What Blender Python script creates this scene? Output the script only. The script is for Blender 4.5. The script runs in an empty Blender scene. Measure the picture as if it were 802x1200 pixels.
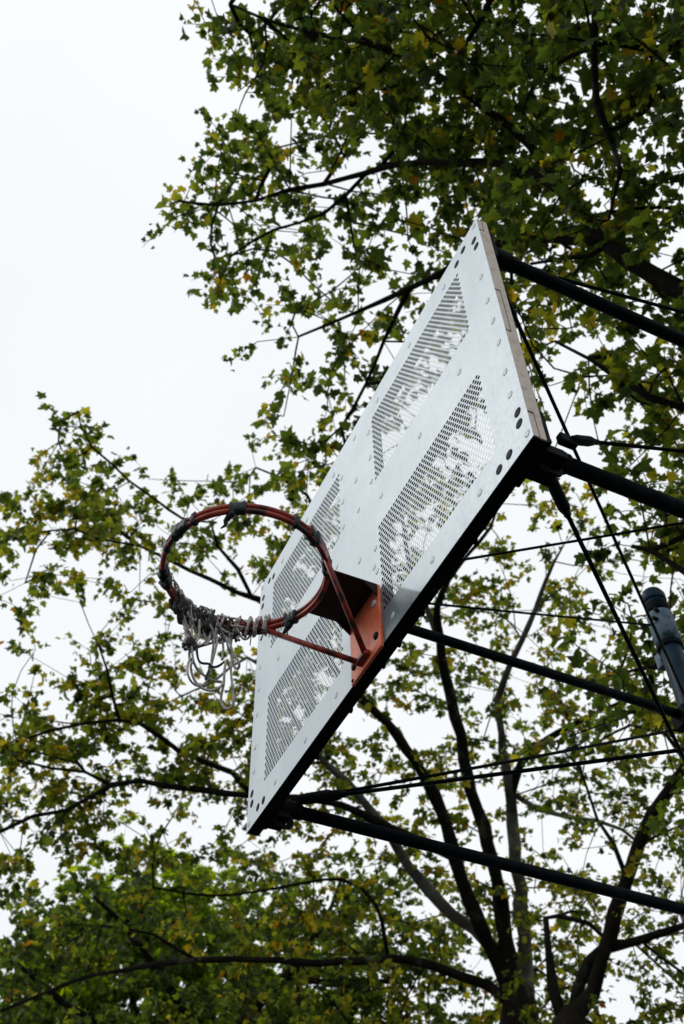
import bpy, bmesh, math, random
import numpy as np
from mathutils import Vector, Matrix
random.seed(7)
rng = np.random.default_rng(11)
scene = bpy.context.scene
COL = scene.collection
PI = math.pi

# ------------------------------------------------------------------ camera
ZB = 3.0                                   # height of the backboard's lower edge
CAM_R = np.array([[0.42468518, 0.90519467, -0.01628184],
                  [-0.69465248, 0.31426742, -0.64706562],
                  [-0.58060350, 0.28610941, 0.76226044]])
FPX = 1221.1254592                          # focal length in pixels of a 1200 px tall frame
CAM = np.array([2.02493773, -1.05670141, ZB - 1.98671668])
cd = bpy.data.cameras.new("camera")
cam = bpy.data.objects.new("camera", cd); COL.objects.link(cam)
cd.sensor_fit = 'VERTICAL'; cd.sensor_height = 36.0; cd.lens = FPX * 36 / 1200
cd.clip_start = 0.05; cd.clip_end = 3000
m = Matrix.Identity(4)
for i in range(3):
    m[i][0] = CAM_R[0][i]; m[i][1] = -CAM_R[1][i]; m[i][2] = -CAM_R[2][i]; m[i][3] = CAM[i]
cam.matrix_world = m
cd.dof.use_dof = True; cd.dof.focus_distance = 3.15; cd.dof.aperture_fstop = 4.8
scene.camera = cam

# ------------------------------------------------------------------ sky, sun, exposure
SUN_EL, SUN_AZ = math.radians(42), math.radians(212)       # azimuth: clockwise from +Y
w = bpy.data.worlds.new("World"); scene.world = w; w.use_nodes = True
nt = w.node_tree; nt.nodes.clear()
out = nt.nodes.new('ShaderNodeOutputWorld'); bg = nt.nodes.new('ShaderNodeBackground')
sky = nt.nodes.new('ShaderNodeTexSky'); sky.sky_type = 'NISHITA'; sky.sun_disc = False
sky.sun_elevation = SUN_EL; sky.sun_rotation = SUN_AZ
tc = nt.nodes.new('ShaderNodeTexCoord'); nz = nt.nodes.new('ShaderNodeTexNoise')
nz.inputs['Scale'].default_value = 2.2; nz.inputs['Detail'].default_value = 3.0; nz.inputs['Roughness'].default_value = .45
cr = nt.nodes.new('ShaderNodeValToRGB')
cr.color_ramp.elements[0].position = .3; cr.color_ramp.elements[0].color = (.91, .95, .975, 1)
cr.color_ramp.elements[1].position = .7; cr.color_ramp.elements[1].color = (1.0, 1.02, 1.03, 1)
vm = nt.nodes.new('ShaderNodeVectorMath'); vm.operation = 'SCALE'; vm.inputs['Scale'].default_value = 10.0
mx = nt.nodes.new('ShaderNodeMix'); mx.data_type = 'RGBA'; mx.inputs['Factor'].default_value = .97
nt.links.new(tc.outputs['Generated'], nz.inputs['Vector']); nt.links.new(nz.outputs['Fac'], cr.inputs['Fac'])
nt.links.new(cr.outputs['Color'], vm.inputs[0])
nt.links.new(sky.outputs['Color'], mx.inputs['A']); nt.links.new(vm.outputs['Vector'], mx.inputs['B'])
nt.links.new(mx.outputs['Result'], bg.inputs['Color']); bg.inputs['Strength'].default_value = .1
nt.links.new(bg.outputs['Background'], out.inputs['Surface'])
ld = bpy.data.lights.new("sun", 'SUN'); ld.energy = .75; ld.angle = math.radians(11); ld.color = (1, .97, .93)
sun = bpy.data.objects.new("sun", ld); COL.objects.link(sun)
sd = Vector((math.sin(SUN_AZ) * math.cos(SUN_EL), math.cos(SUN_AZ) * math.cos(SUN_EL), math.sin(SUN_EL)))
sun.rotation_euler = sd.to_track_quat('Z', 'Y').to_euler(); sun.location = (0, -5, 12)
vs = scene.view_settings; vs.view_transform = 'Standard'; vs.look = 'None'; vs.exposure = 0.0; vs.gamma = 1.0
scene.display_settings.display_device = 'sRGB'
scene.cycles.max_bounces = 5; scene.cycles.transmission_bounces = 3; scene.cycles.diffuse_bounces = 3

# ------------------------------------------------------------------ helpers
def ray(u, v):
    return CAM_R.T @ np.array([(u - 401) / FPX, (v - 600) / FPX, 1.0])
def at(u, v, dist):
    d = ray(u, v); return CAM + d / np.linalg.norm(d) * dist
def project(P):
    Q = (np.asarray(P) - CAM) @ CAM_R.T
    return np.stack([401 + FPX * Q[:, 0] / Q[:, 2], 600 + FPX * Q[:, 1] / Q[:, 2]], 1), Q[:, 2]
def BP(x, y, z): return np.array([x, y, ZB + z])            # board coordinates: lower edge of the face is z = 0

def props(o, label=None, cat=None, group=None, kind=None):
    if label: o['label'] = label
    if cat: o['category'] = cat
    if group: o['group'] = group
    if kind: o['kind'] = kind
    return o
def empty(name, loc, label, cat, group=None):
    o = bpy.data.objects.new(name, None); COL.objects.link(o); o.location = loc; o.empty_display_size = .2
    return props(o, label, cat, group)
bpy_root_loc = {}
def link(name, me, mat=None, parent=None, smooth=True):
    o = bpy.data.objects.new(name, me); COL.objects.link(o)
    if mat is not None and not me.materials: me.materials.append(mat)
    if smooth: me.shade_smooth()
    if parent is not None:
        o.parent = parent
        # geometry is written in world coordinates: undo the parents' translation
        off = Vector((0, 0, 0)); p = parent
        while p is not None: off += p.location; p = p.parent
        o.location = -off
    return o
class MB:
    """collects world-space geometry for ONE mesh object"""
    def __init__(s): s.v = []; s.f = []; s.n = 0
    def add(s, V, F):
        V = [tuple(map(float, q)) for q in V]; n = s.n
        s.v += V; s.f += [tuple(i + n for i in f) for f in F]; s.n += len(V)
    def box(s, lo, hi):
        x0, y0, z0 = lo; x1, y1, z1 = hi
        s.add([(x0,y0,z0),(x1,y0,z0),(x1,y1,z0),(x0,y1,z0),(x0,y0,z1),(x1,y0,z1),(x1,y1,z1),(x0,y1,z1)],
              [(0,3,2,1),(4,5,6,7),(0,1,5,4),(1,2,6,5),(2,3,7,6),(3,0,4,7)])
    def bevbox(s, lo, hi, b):
        bm = bmesh.new(); bmesh.ops.create_cube(bm, size=1)
        lo = np.array(lo, float); hi = np.array(hi, float)
        for q in bm.verts: q.co = Vector((lo + hi) / 2) + Vector([q.co[i] * (hi - lo)[i] for i in range(3)])
        bmesh.ops.bevel(bm, geom=bm.edges[:], offset=b, segments=2, affect='EDGES', profile=.5)
        bm.verts.index_update(); s.add([q.co for q in bm.verts], [[q.index for q in f.verts] for f in bm.faces]); bm.free()
    def tube(s, pts, rad, sides=8, cap=True, jit=0.0):
        pts = [np.array(q, float) for q in pts]; n = len(pts)
        if np.isscalar(rad): rad = [rad] * n
        T = []
        for i in range(n):
            t = pts[min(i+1, n-1)] - pts[max(i-1, 0)]; T.append(t / (np.linalg.norm(t) + 1e-12))
        a = np.array([0, 0, 1.0]) if abs(T[0][2]) < .9 else np.array([1.0, 0, 0])
        u = np.cross(T[0], a); u /= np.linalg.norm(u)
        V = []; F = []
        for i in range(n):
            u = u - T[i] * (u @ T[i]); u /= (np.linalg.norm(u) + 1e-12); w_ = np.cross(T[i], u)
            for k in range(sides):
                an = 2 * PI * k / sides; r = rad[i] * (1 + (random.uniform(-jit, jit) if jit else 0))
                V.append(pts[i] + (u * math.cos(an) + w_ * math.sin(an)) * r)
        for i in range(n - 1):
            for k in range(sides):
                k2 = (k + 1) % sides
                F.append((i*sides+k, i*sides+k2, (i+1)*sides+k2, (i+1)*sides+k))
        if cap:
            F.append(tuple(range(sides))[::-1]); F.append(tuple((n-1)*sides + k for k in range(sides)))
        s.add(V, F)
    def dome(s, c, axis, r, h, sides=12, rings=3, foot=0.0):
        axis = np.array(axis, float); axis /= np.linalg.norm(axis); c = np.array(c, float)
        a = np.array([0, 0, 1.0]) if abs(axis[2]) < .9 else np.array([1.0, 0, 0])
        u = np.cross(axis, a); u /= np.linalg.norm(u); w_ = np.cross(axis, u)
        prof = [(r, -.001), (r, foot)] + [(r * math.cos(t), foot + h * math.sin(t)) for t in np.linspace(0, PI/2, rings + 1)[1:-1]]
        V = []; F = []
        for (rr, hh) in prof:
            for k in range(sides):
                an = 2*PI*k/sides; V.append(c + axis*hh + (u*math.cos(an) + w_*math.sin(an))*rr)
        V.append(c + axis * (foot + h)); L = len(prof)
        for i in range(L - 1):
            for k in range(sides):
                k2 = (k+1) % sides; F.append((i*sides+k, i*sides+k2, (i+1)*sides+k2, (i+1)*sides+k))
        for k in range(sides): F.append(((L-1)*sides+k, (L-1)*sides+(k+1) % sides, L*sides))
        s.add(V, F)
    def mesh(s, name):
        me = bpy.data.meshes.new(name); me.from_pydata(s.v, [], s.f); me.update()
        bm = bmesh.new(); bm.from_mesh(me); bmesh.ops.recalc_face_normals(bm, faces=bm.faces[:]); bm.to_mesh(me); bm.free()
        return me
    def build(s, name, mat, parent=None, smooth=False, **k):
        o = link(name, s.mesh(name), mat, parent, smooth)
        if smooth == 'auto': pass
        return props(o, **k)

def smooth_path(P, step):
    """Catmull-Rom through rows (x, y, z, r)"""
    P = np.array(P, float); Q = np.vstack([2*P[0]-P[1], P, 2*P[-1]-P[-2]]); o = []
    for i in range(1, len(Q) - 2):
        p0, p1, p2, p3 = Q[i-1], Q[i], Q[i+1], Q[i+2]
        n = max(1, int(np.linalg.norm(p2[:3] - p1[:3]) / step))
        for k in range(n):
            t = k / n
            o.append(.5*((2*p1) + (-p0+p2)*t + (2*p0-5*p1+4*p2-p3)*t*t + (-p0+3*p1-3*p2+p3)*t**3))
    o.append(Q[-2]); return np.array(o)

# ------------------------------------------------------------------ materials
def material(name, build):
    mt = bpy.data.materials.new(name); mt.use_nodes = True; n = mt.node_tree; n.nodes.clear()
    o = n.nodes.new('ShaderNodeOutputMaterial'); b = build(n); n.links.new(b, o.inputs['Surface']); return mt
def noise(n, scale, detail=4, rough=.6, coord='Object', stretch=None):
    t = n.nodes.new('ShaderNodeTexCoord'); q = n.nodes.new('ShaderNodeTexNoise')
    q.inputs['Scale'].default_value = scale; q.inputs['Detail'].default_value = detail; q.inputs['Roughness'].default_value = rough
    if stretch:
        mp = n.nodes.new('ShaderNodeMapping'); mp.inputs['Scale'].default_value = stretch
        n.links.new(t.outputs[coord], mp.inputs['Vector']); n.links.new(mp.outputs['Vector'], q.inputs['Vector'])
    else: n.links.new(t.outputs[coord], q.inputs['Vector'])
    return q.outputs['Fac']
def ramp(n, fac, stops):
    r = n.nodes.new('ShaderNodeValToRGB'); e = r.color_ramp.elements
    while len(e) < len(stops): e.new(.5)
    for i, (p, c) in enumerate(stops): e[i].position = p; e[i].color = (*c, 1) if len(c) == 3 else c
    n.links.new(fac, r.inputs['Fac']); return r.outputs['Color']
def bsdf(n, color, rough=.5, metal=0.0, bump=None, bd=.002, bs=.3, spec=.5):
    b = n.nodes.new('ShaderNodeBsdfPrincipled'); b.inputs['Specular IOR Level'].default_value = spec
    for sock, v in (('Base Color', color), ('Roughness', rough), ('Metallic', metal)):
        if hasattr(v, 'node') or isinstance(v, bpy.types.NodeSocket): n.links.new(v, b.inputs[sock])
        elif sock == 'Base Color': b.inputs[sock].default_value = (*v, 1)
        else: b.inputs[sock].default_value = v
    if bump is not None:
        bp = n.nodes.new('ShaderNodeBump'); bp.inputs['Strength'].default_value = bs; bp.inputs['Distance'].default_value = bd
        n.links.new(bump, bp.inputs['Height']); n.links.new(bp.outputs['Normal'], b.inputs['Normal'])
    return b.outputs['BSDF']
def mixc(n, fac, a, b):
    q = n.nodes.new('ShaderNodeMix'); q.data_type = 'RGBA'; n.links.new(fac, q.inputs['Factor'])
    for s_, v in (('A', a), ('B', b)):
        if isinstance(v, bpy.types.NodeSocket): n.links.new(v, q.inputs[s_])
        else: q.inputs[s_].default_value = (*v, 1)
    return q.outputs['Result']
def two(name, stops, scale, rough=.5, metal=0.0, bs=.2, bd=.001, detail=6, spec=.3):
    def f(n):
        z = noise(n, scale, detail)
        return bsdf(n, ramp(n, z, stops), rough, metal, noise(n, scale*3, 5), bd, bs, spec)
    return material(name, f)

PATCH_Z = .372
def board_paint(n):
    big = noise(n, 3.2, 5, .6); fine = noise(n, 60, 6, .7); scuff = noise(n, 7, 7, .75, stretch=(1, 1, 2.6)); streak = noise(n, 14, 4, .6, stretch=(1, 1, .12))
    base = ramp(n, big, [(.32, (.475, .545, .59)), (.68, (.575, .64, .68))])
    c = mixc(n, ramp(n, streak, [(.52, (0,0,0)), (.75, (.35,.35,.35))]), base, (.42, .47, .50))
    c = mixc(n, ramp(n, fine, [(.60, (0,0,0)), (.72, (.45,.45,.45))]), c, (.34, .38, .41))
    c = mixc(n, ramp(n, scuff, [(.58, (0,0,0)), (.70, (.38,.38,.38))]), c, (.36, .395, .42))
    # darker grey patch right of the bracket, below a slanting edge
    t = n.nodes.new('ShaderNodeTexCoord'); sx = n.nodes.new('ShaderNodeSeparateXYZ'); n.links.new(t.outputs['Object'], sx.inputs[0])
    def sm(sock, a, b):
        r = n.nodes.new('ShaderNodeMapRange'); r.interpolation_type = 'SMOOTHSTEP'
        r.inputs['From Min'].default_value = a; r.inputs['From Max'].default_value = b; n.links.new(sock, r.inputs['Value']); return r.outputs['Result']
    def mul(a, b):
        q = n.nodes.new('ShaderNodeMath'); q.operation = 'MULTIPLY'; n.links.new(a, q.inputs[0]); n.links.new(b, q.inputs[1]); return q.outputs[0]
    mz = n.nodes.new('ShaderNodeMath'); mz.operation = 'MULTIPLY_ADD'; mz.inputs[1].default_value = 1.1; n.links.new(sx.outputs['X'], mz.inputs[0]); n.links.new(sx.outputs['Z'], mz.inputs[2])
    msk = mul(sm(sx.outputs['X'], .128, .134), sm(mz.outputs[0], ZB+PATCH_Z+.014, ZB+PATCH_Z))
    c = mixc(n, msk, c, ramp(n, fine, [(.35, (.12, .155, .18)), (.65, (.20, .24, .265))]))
    return bsdf(n, c, ramp(n, fine, [(.3, (.42,)*3), (.7, (.58,)*3)]), .25, big, .004, .12)
M = {}
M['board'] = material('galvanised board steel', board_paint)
M['edge'] = two('warm raw steel edge', [(.3, (.44, .38, .33)), (.55, (.56, .49, .43)), (.78, (.30, .24, .19))], 22, .6)
M['black'] = two('old black paint', [(.35, (.003, .004, .005)), (.6, (.006, .007, .008)), (.8, (.016, .014, .013))], 30, .6, spec=.04)
M['pipe'] = two('black green pipe paint', [(.35, (.0025, .0045, .0055)), (.6, (.005, .008, .010)), (.84, (.018, .020, .021))], 25, .6, spec=.03)
M['post'] = two('dark teal post paint', [(.35, (.003, .014, .026)), (.6, (.006, .024, .042)), (.8, (.014, .03, .042))], 12, .42, spec=.12)
M['bare'] = two('worn bare galvanised metal', [(.42, (.012, .03, .045)), (.47, (.07, .11, .145)), (.7, (.13, .18, .22))], 14, .5, .1, spec=.15)
M['orange'] = two('orange bracket paint', [(.3, (.58, .10, .04)), (.52, (.76, .16, .07)), (.70, (.66, .27, .18))], 14, .45, bd=.0006)
M['rust'] = two('dark red rim paint', [(.38, (.03, .010, .009)), (.48, (.20, .022, .012)), (.60, (.36, .045, .020)), (.72, (.06, .02, .016))], 17, .4)
M['brown'] = two('red paint darkened as shade', [(.35, (.013, .004, .003)), (.7, (.026, .007, .005))], 12, .6, spec=.15)  # bracket's red paint, its colour darkened to carry the underside shade
M['tape'] = two('cracked dark tape', [(.35, (.004, .008, .010)), (.58, (.011, .019, .023)), (.70, (.16, .20, .22))], 34, .42, bs=.9, bd=.004, spec=.25)
M['rope'] = two('grey weathered rope', [(.3, (.22, .20, .19)), (.5, (.44, .42, .40)), (.72, (.66, .64, .61))], 45, .85, bs=.6, bd=.002)
M['ropedark'] = two('dirty dark rope', [(.35, (.025, .024, .025)), (.6, (.07, .066, .064)), (.8, (.2, .19, .18))], 45, .85, bs=.6, bd=.002)
M['boltm'] = two('zinc bolt', [(.35, (.46, .50, .53)), (.7, (.60, .64, .66))], 60, .45, .1)
M['boltd'] = two('dark bolt', [(.35, (.006, .009, .012)), (.7, (.008, .012, .015))], 60, .5, .0, spec=.05)
M['asphalt'] = two('asphalt', [(.35, (.04, .04, .042)), (.65, (.062, .062, .062))], 3, .9)
def bark(n):
    z = noise(n, 2.6, 6, .65, stretch=(1, 1, .55)); f = noise(n, 14, 6, .7)
    c = ramp(n, z, [(.40, (.012, .011, .009)), (.57, (.022, .020, .016)), (.63, (.08, .08, .065)), (.74, (.14, .14, .115))])
    c = mixc(n, ramp(n, f, [(.45, (0,0,0)), (.7, (.8,.8,.8))]), c, (.025, .022, .017))
    return bsdf(n, c, .95, 0, f, .02, .8, .03)
M['bark'] = material('plane tree bark', bark)
def palebark(n):
    z = noise(n, 2.2, 6, .65, stretch=(1, 1, .5)); f = noise(n, 14, 6, .7)
    c = ramp(n, z, [(.36, (.05, .048, .036)), (.46, (.12, .12, .10)), (.6, (.22, .225, .195)), (.72, (.15, .15, .12))])
    c = mixc(n, ramp(n, f, [(.5, (0,0,0)), (.7, (.7,.7,.7))]), c, (.04, .036, .028))
    return bsdf(n, c, .9, 0, f, .02, .6, .1)
M['barkpale'] = material('pale flaking bark', palebark)
M['barkdark'] = two('dark limb bark', [(.35, (.009, .008, .007)), (.65, (.022, .020, .015))], 6, .9, bs=.6, bd=.01, spec=.03)  # darker bark colour for the thinner limbs
M['twig'] = two('twig bark', [(.3, (.010, .009, .006)), (.7, (.026, .021, .014))], 5, .9, spec=.03)
def leafmat(name, warm, bright=1.0):
    def f(n):
        a = n.nodes.new('ShaderNodeAttribute'); a.attribute_name = 'tint'
        c = ramp(n, a.outputs['Fac'], [(0, (.013*bright, .025*bright, .006)), (.35, (.040*bright, .066*bright, .010)),
                                      (.65, (.108*bright, .128*bright, .016)), (.88, (.21*bright, .19*bright, .022)), (1.0, (.20*warm, .085, .015))])
        v = noise(n, 9, 3); c = mixc(n, ramp(n, v, [(.4, (0,0,0)), (.8, (.5,.5,.5))]), c, (.05, .055, .010))
        hd = n.nodes.new('ShaderNodeHueSaturation'); hd.inputs['Value'].default_value = .5; n.links.new(c, hd.inputs['Color'])
        gl = n.nodes.new('ShaderNodeBsdfPrincipled'); n.links.new(hd.outputs['Color'], gl.inputs['Base Color']); gl.inputs['Roughness'].default_value = .48
        gl.inputs['Specular IOR Level'].default_value = .22
        tr = n.nodes.new('ShaderNodeBsdfTranslucent')
        h = n.nodes.new('ShaderNodeHueSaturation'); h.inputs['Value'].default_value = 3.2; h.inputs['Saturation'].default_value = 1.08
        n.links.new(c, h.inputs['Color']); n.links.new(h.outputs['Color'], tr.inputs['Color'])
        ms = n.nodes.new('ShaderNodeMixShader'); ms.inputs['Fac'].default_value = .55
        n.links.new(gl.outputs['BSDF'], ms.inputs[1]); n.links.new(tr.outputs['BSDF'], ms.inputs[2]); return ms.outputs['Shader']
    return material(name, f)
M['leaf'] = leafmat('plane leaf', 1.0)
M['leafgreen'] = leafmat('fresh green leaf', .3, 2.3)

# ------------------------------------------------------------------ setting
g = MB(); g.add([(-1500,-1500,0),(1500,-1500,0),(1500,1500,0),(-1500,1500,0)], [(0,1,2,3)])
g.build('ground', M['asphalt'], kind='structure')

# ------------------------------------------------------------------ the hoop
HW, HH = .914, 1.186                      # half width and height of the board
XI, XO = .133, .7705
Z1A, Z1B, Z2A, Z2B = .115, .483, .715, 1.068
RX, RY, RZ, RR = .0362, -.3928, .2075, .2365   # rim centre and radius in board coordinates
hoop = empty('basketball_hoop', (0, 2.13, 0), 'galvanised steel basketball backboard with perforated panels and red rim on black pipe supports', 'basketball hoop')

TH = .0005
def sheet(parent):
    xs = [-HW, -XO, -XI, XI, XO, HW]; zs = [0, Z1A, Z1B, Z2A, Z2B, HH]
    b = MB(); solid = lambda i, k: 0 <= i < 5 and 0 <= k < 5 and not (i in (1, 3) and k in (1, 3))
    V = {}
    def vid(i, k, y):
        q = (i, k, y)
        if q not in V: V[q] = len(V)
        return V[q]
    F = []
    for i in range(5):
        for k in range(5):
            if not solid(i, k): continue
            F.append((vid(i,k,0), vid(i+1,k,0), vid(i+1,k+1,0), vid(i,k+1,0)))
            F.append((vid(i,k,1), vid(i,k+1,1), vid(i+1,k+1,1), vid(i+1,k,1)))
            for (di, dk, a, c) in ((-1,0,(i,k),(i,k+1)), (1,0,(i+1,k),(i+1,k+1)), (0,-1,(i,k),(i+1,k)), (0,1,(i,k+1),(i+1,k+1))):
                if not (0 <= i+di < 5 and 0 <= k+dk < 5): F.append((vid(*a,0), vid(*c,0), vid(*c,1), vid(*a,1)))
    inv = sorted(V, key=lambda q: V[q])
    b.add([BP(xs[i], y*TH, zs[k]) for (i, k, y) in inv], F)
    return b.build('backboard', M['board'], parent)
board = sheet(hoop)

PX, PZ, HR = .017, .01472, .0066
def perforated(x0, nx, z0, nz):
    """steel lattice with real round holes; every second row is shifted by half a pitch"""
    V = []; F = []; S = 10
    ang = [2*PI*(k+.5)/S for k in range(S)]
    rim_c = [(math.cos(a)*HR, math.sin(a)*HR) for a in ang]
    def outer(a):
        c, s_ = math.cos(a), math.sin(a); hx, hz = PX/2, PZ/2
        t = min(hx/abs(c) if abs(c) > 1e-9 else 9, hz/abs(s_) if abs(s_) > 1e-9 else 9); return (c*t, s_*t)
    # outer ring: projected hole vertices plus the four cell corners
    pts = [(a, outer(a), 0) for a in ang] + [(math.atan2(sz, sx) % (2*PI), (sx*PX/2, sz*PZ/2), 1) for sx, sz in ((1,1),(-1,1),(-1,-1),(1,-1))]
    pts.sort(key=lambda q: q[0])
    loopo = []; 
    for a, q, c in pts: loopo.append((q, c))
    O = [q for q, c in loopo]; NO = len(O)
    # face list between consecutive hole vertices
    hv = [i for i, (q, c) in enumerate(loopo) if not c]
    for r in range(nz):
        cz = z0 + (r + .5) * PZ
        for c in range(nx):
            cx = x0 + (c + .5) * PX + (PX/2 if r % 2 else 0)
            n = len(V)
            for y in (0, TH):
                V += [(cx+q[0], y, cz+q[1]) for q in O] + [(cx+q[0], y, cz+q[1]) for q in rim_c]
            L = NO + S
            for k in range(S):
                i0 = hv[k]; i1 = hv[(k+1) % S]; mid = []
                i = i0
                while i != i1: mid.append(i); i = (i+1) % NO
                mid.append(i1)
                F.append([n+NO+k] + [n+j for j in mid] + [n+NO+(k+1) % S])
                F.append(([n+L+NO+k] + [n+L+j for j in mid] + [n+L+NO+(k+1) % S])[::-1])
                F.append([n+NO+k, n+NO+(k+1) % S, n+L+NO+(k+1) % S, n+L+NO+k])
        xa = x0 if r % 2 else x0 + nx*PX
        n = len(V)
        for y in (0, TH):
            V += [(xa, y, cz-PZ/2), (xa+PX/2, y, cz-PZ/2), (xa+PX/2, y, cz+PZ/2), (xa, y, cz+PZ/2)]
        F.append([n, n+1, n+2, n+3]); F.append([n+7, n+6, n+5, n+4])
    me = bpy.data.meshes.new('perforated_panel')
    me.from_pydata([(x, y, ZB+z) for x, y, z in V], [], F); me.update()
    return me
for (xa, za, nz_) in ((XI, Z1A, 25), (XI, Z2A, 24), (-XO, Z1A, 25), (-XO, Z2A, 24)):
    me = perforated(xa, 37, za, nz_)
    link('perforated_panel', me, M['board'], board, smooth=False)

# bolts on the face
def bolts():
    b1 = MB(); b1.dome((0,0,0), (0,-1,0), .0112, .0009, 14, 2, .0005)
    m1 = b1.mesh('bolt'); m1.materials.append(M['boltm']); m1.shade_smooth()
    b2 = MB(); b2.dome((0,0,0), (0,-1,0), .0145, .0010, 16, 2, .0004)
    m2 = b2.mesh('corner_bolt'); m2.materials.append(M['boltd']); m2.shade_smooth()
    small = []
    for s in (-1, 1):
        small += [(s*.872, z) for z in (.862, .71, .597, .479, .331, .23)] + [(s*.897, 1.165), (s*.892, .03)]
        small += [(s*x, 1.118) for x in (.68, .435, .188)] + [(s*x, .05) for x in (.67, .42, .19)] + [(s*x, .599) for x in (.68, .43, .17)]
        small += [(s*.112, z) for z in (1.02, .875, .74, .41, .30)]
    small += [(0, .875), (0, 1.118), (.004, .70), (0, .46), (-.03, .34), (.09, .34), (-.055, .325)]
    for x, z in small:
        o = bpy.data.objects.new('bolt', m1); COL.objects.link(o); o.parent = board
        o.location = Vector(BP(x + random.uniform(-.004, .004), -.0002, z + random.uniform(-.004, .004)))
    for s in (-1, 1):
        for x, z in ((.878, 1.091), (.882, 1.045), (.818, 1.137), (.772, 1.12), (.880, .137), (.876, .095), (.815, .043), (.766, .040)):
            o = bpy.data.objects.new('corner_bolt', m2); COL.objects.link(o); o.parent = board
            o.location = Vector(BP(s*x, -.0002, z))
bolts()

# frame behind the face
FB = .038
E_ = MB()
E_.box(BP(HW-.004, .0205, 0), BP(HW, FB, HH))                                   # rear half of the edge strip
for za, zb in ((.1055, .4850), (.7210, 1.1045)): E_.box(BP(HW-.0042, TH+.0002, za), BP(HW-.0002, .0212, zb))
for za, zb in ((.003, .0975), (.4930, .7130), (1.1125, 1.183)): E_.box(BP(HW-.0044, TH+.0002, za), BP(HW-.0004, .0172, zb))
E_.build('side_edge', M['edge'], hoop)
E2 = MB(); E2.box(BP(-HW, TH+.0002, .0), BP(-HW+.004, FB, HH)); E2.build('side_edge', M['edge'], hoop)
fr = MB()
fr.box(BP(-HW+.0045, TH+.0002, .0005), BP(HW-.0048, .044, .0045))            # bottom flange
fr.box(BP(-HW+.0045, .0395, .0046), BP(HW-.0048, .044, .05))
fr.box(BP(-HW+.0045, TH+.0002, HH-.0045), BP(HW-.0048, .044, HH-.0005))
fr.box(BP(-HW+.0045, .0395, HH-.05), BP(HW-.0048, .044, HH-.0046))
for s in (-1, 1):
    a, b = sorted((s*(HW-.0052), s*(HW-.05))); fr.box(BP(a, .0391, .051), BP(b, .0436, HH-.051))
for za, zb in ((Z1A, Z1B), (Z2A, Z2B)):
    for xa, xb in ((XI, XO), (-XO, -XI)):
        g_ = .0035
        fr.box(BP(xa-g_-.004, TH+.0003, za-g_), BP(xa-g_, .0385, zb+g_)); fr.box(BP(xb+g_, TH+.0003, za-g_), BP(xb+g_+.004, .0385, zb+g_))
        fr.box(BP(xa-g_-.004, TH+.0005, zb+g_+.0002), BP(xb+g_+.004, .0383, zb+g_+.0042)); fr.box(BP(xa-g_-.004, TH+.0005, za-g_-.0042), BP(xb+g_+.004, .0383, za-g_-.0002))
fr.box(BP(-.125, .0388, .0505), BP(.125, .0432, HH-.0505))
fr.box(BP(-HW+.055, .0386, .50), BP(-.13, .0430, .70)); fr.box(BP(.13, .0386, .50), BP(HW-.055, .0430, .70))
fr.build('frame', M['black'], hoop)
nutm = MB(); nutm.tube([(0,0,0), (0,.013,0)], .0095, 6); nutm = nutm.mesh('nut'); nutm.materials.append(M['black'])
for x, z in [(s*.893, z) for s in (-1, 1) for z in (.06, .13, .2, .33, .47, .6, .75, .9, 1.05)] + [(x, .018) for x in (-.72, -.45, -.2, .02, .12, .26, .55, .76)]:
    o = bpy.data.objects.new('nut', nutm); COL.objects.link(o); o.parent = hoop; o.location = Vector(BP(x, .0435, z)) - Vector(hoop.location)
for x in (-.03, .15, .37, .62):
    b = MB(); b.tube([BP(x, .03, -.0002), BP(x, .03, -.013)], .009, 6); b.build('nut', M['black'], hoop)

# support pipes, brackets
PL, PR, PZL, PZH, PYE = -.80, .848, .056, 1.085, 2.162
corners = {('L', 1): (PL, 1.097), ('L', 0): (PL, .053), ('R', 1): (.868, 1.062), ('R', 0): (.842, .05)}
for (s, up), (x, z) in corners.items():
    b = MB(); r = .0225
    y1 = PYE - (.02 if s == 'L' else .02)
    b.tube([BP(x, .05, z), BP(x, .9, z), BP(x, y1, z)], r, 16); p = b.build('support_pipe', M['pipe'], hoop, smooth=True)
    b = MB(); b.tube([BP(x, .05, z), BP(x, .125, z)], .031, 16)
    b.tube([BP(x, .130, z), BP(x, .150, z)], .0275, 12); b.build('collar', M['black'], p)
    b = MB(); sx = 1 if s == 'R' else -1; zz = z
    b.bevbox(BP(x-.075 if s == 'L' else x-.085, .0442, max(.006, z-.085)), BP(x+.085 if s == 'L' else min(x+.075, HW-.006), .058, min(HH-.006, z+.085)), .003)
    b.build('mounting_plate', M['black'], p)
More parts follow.
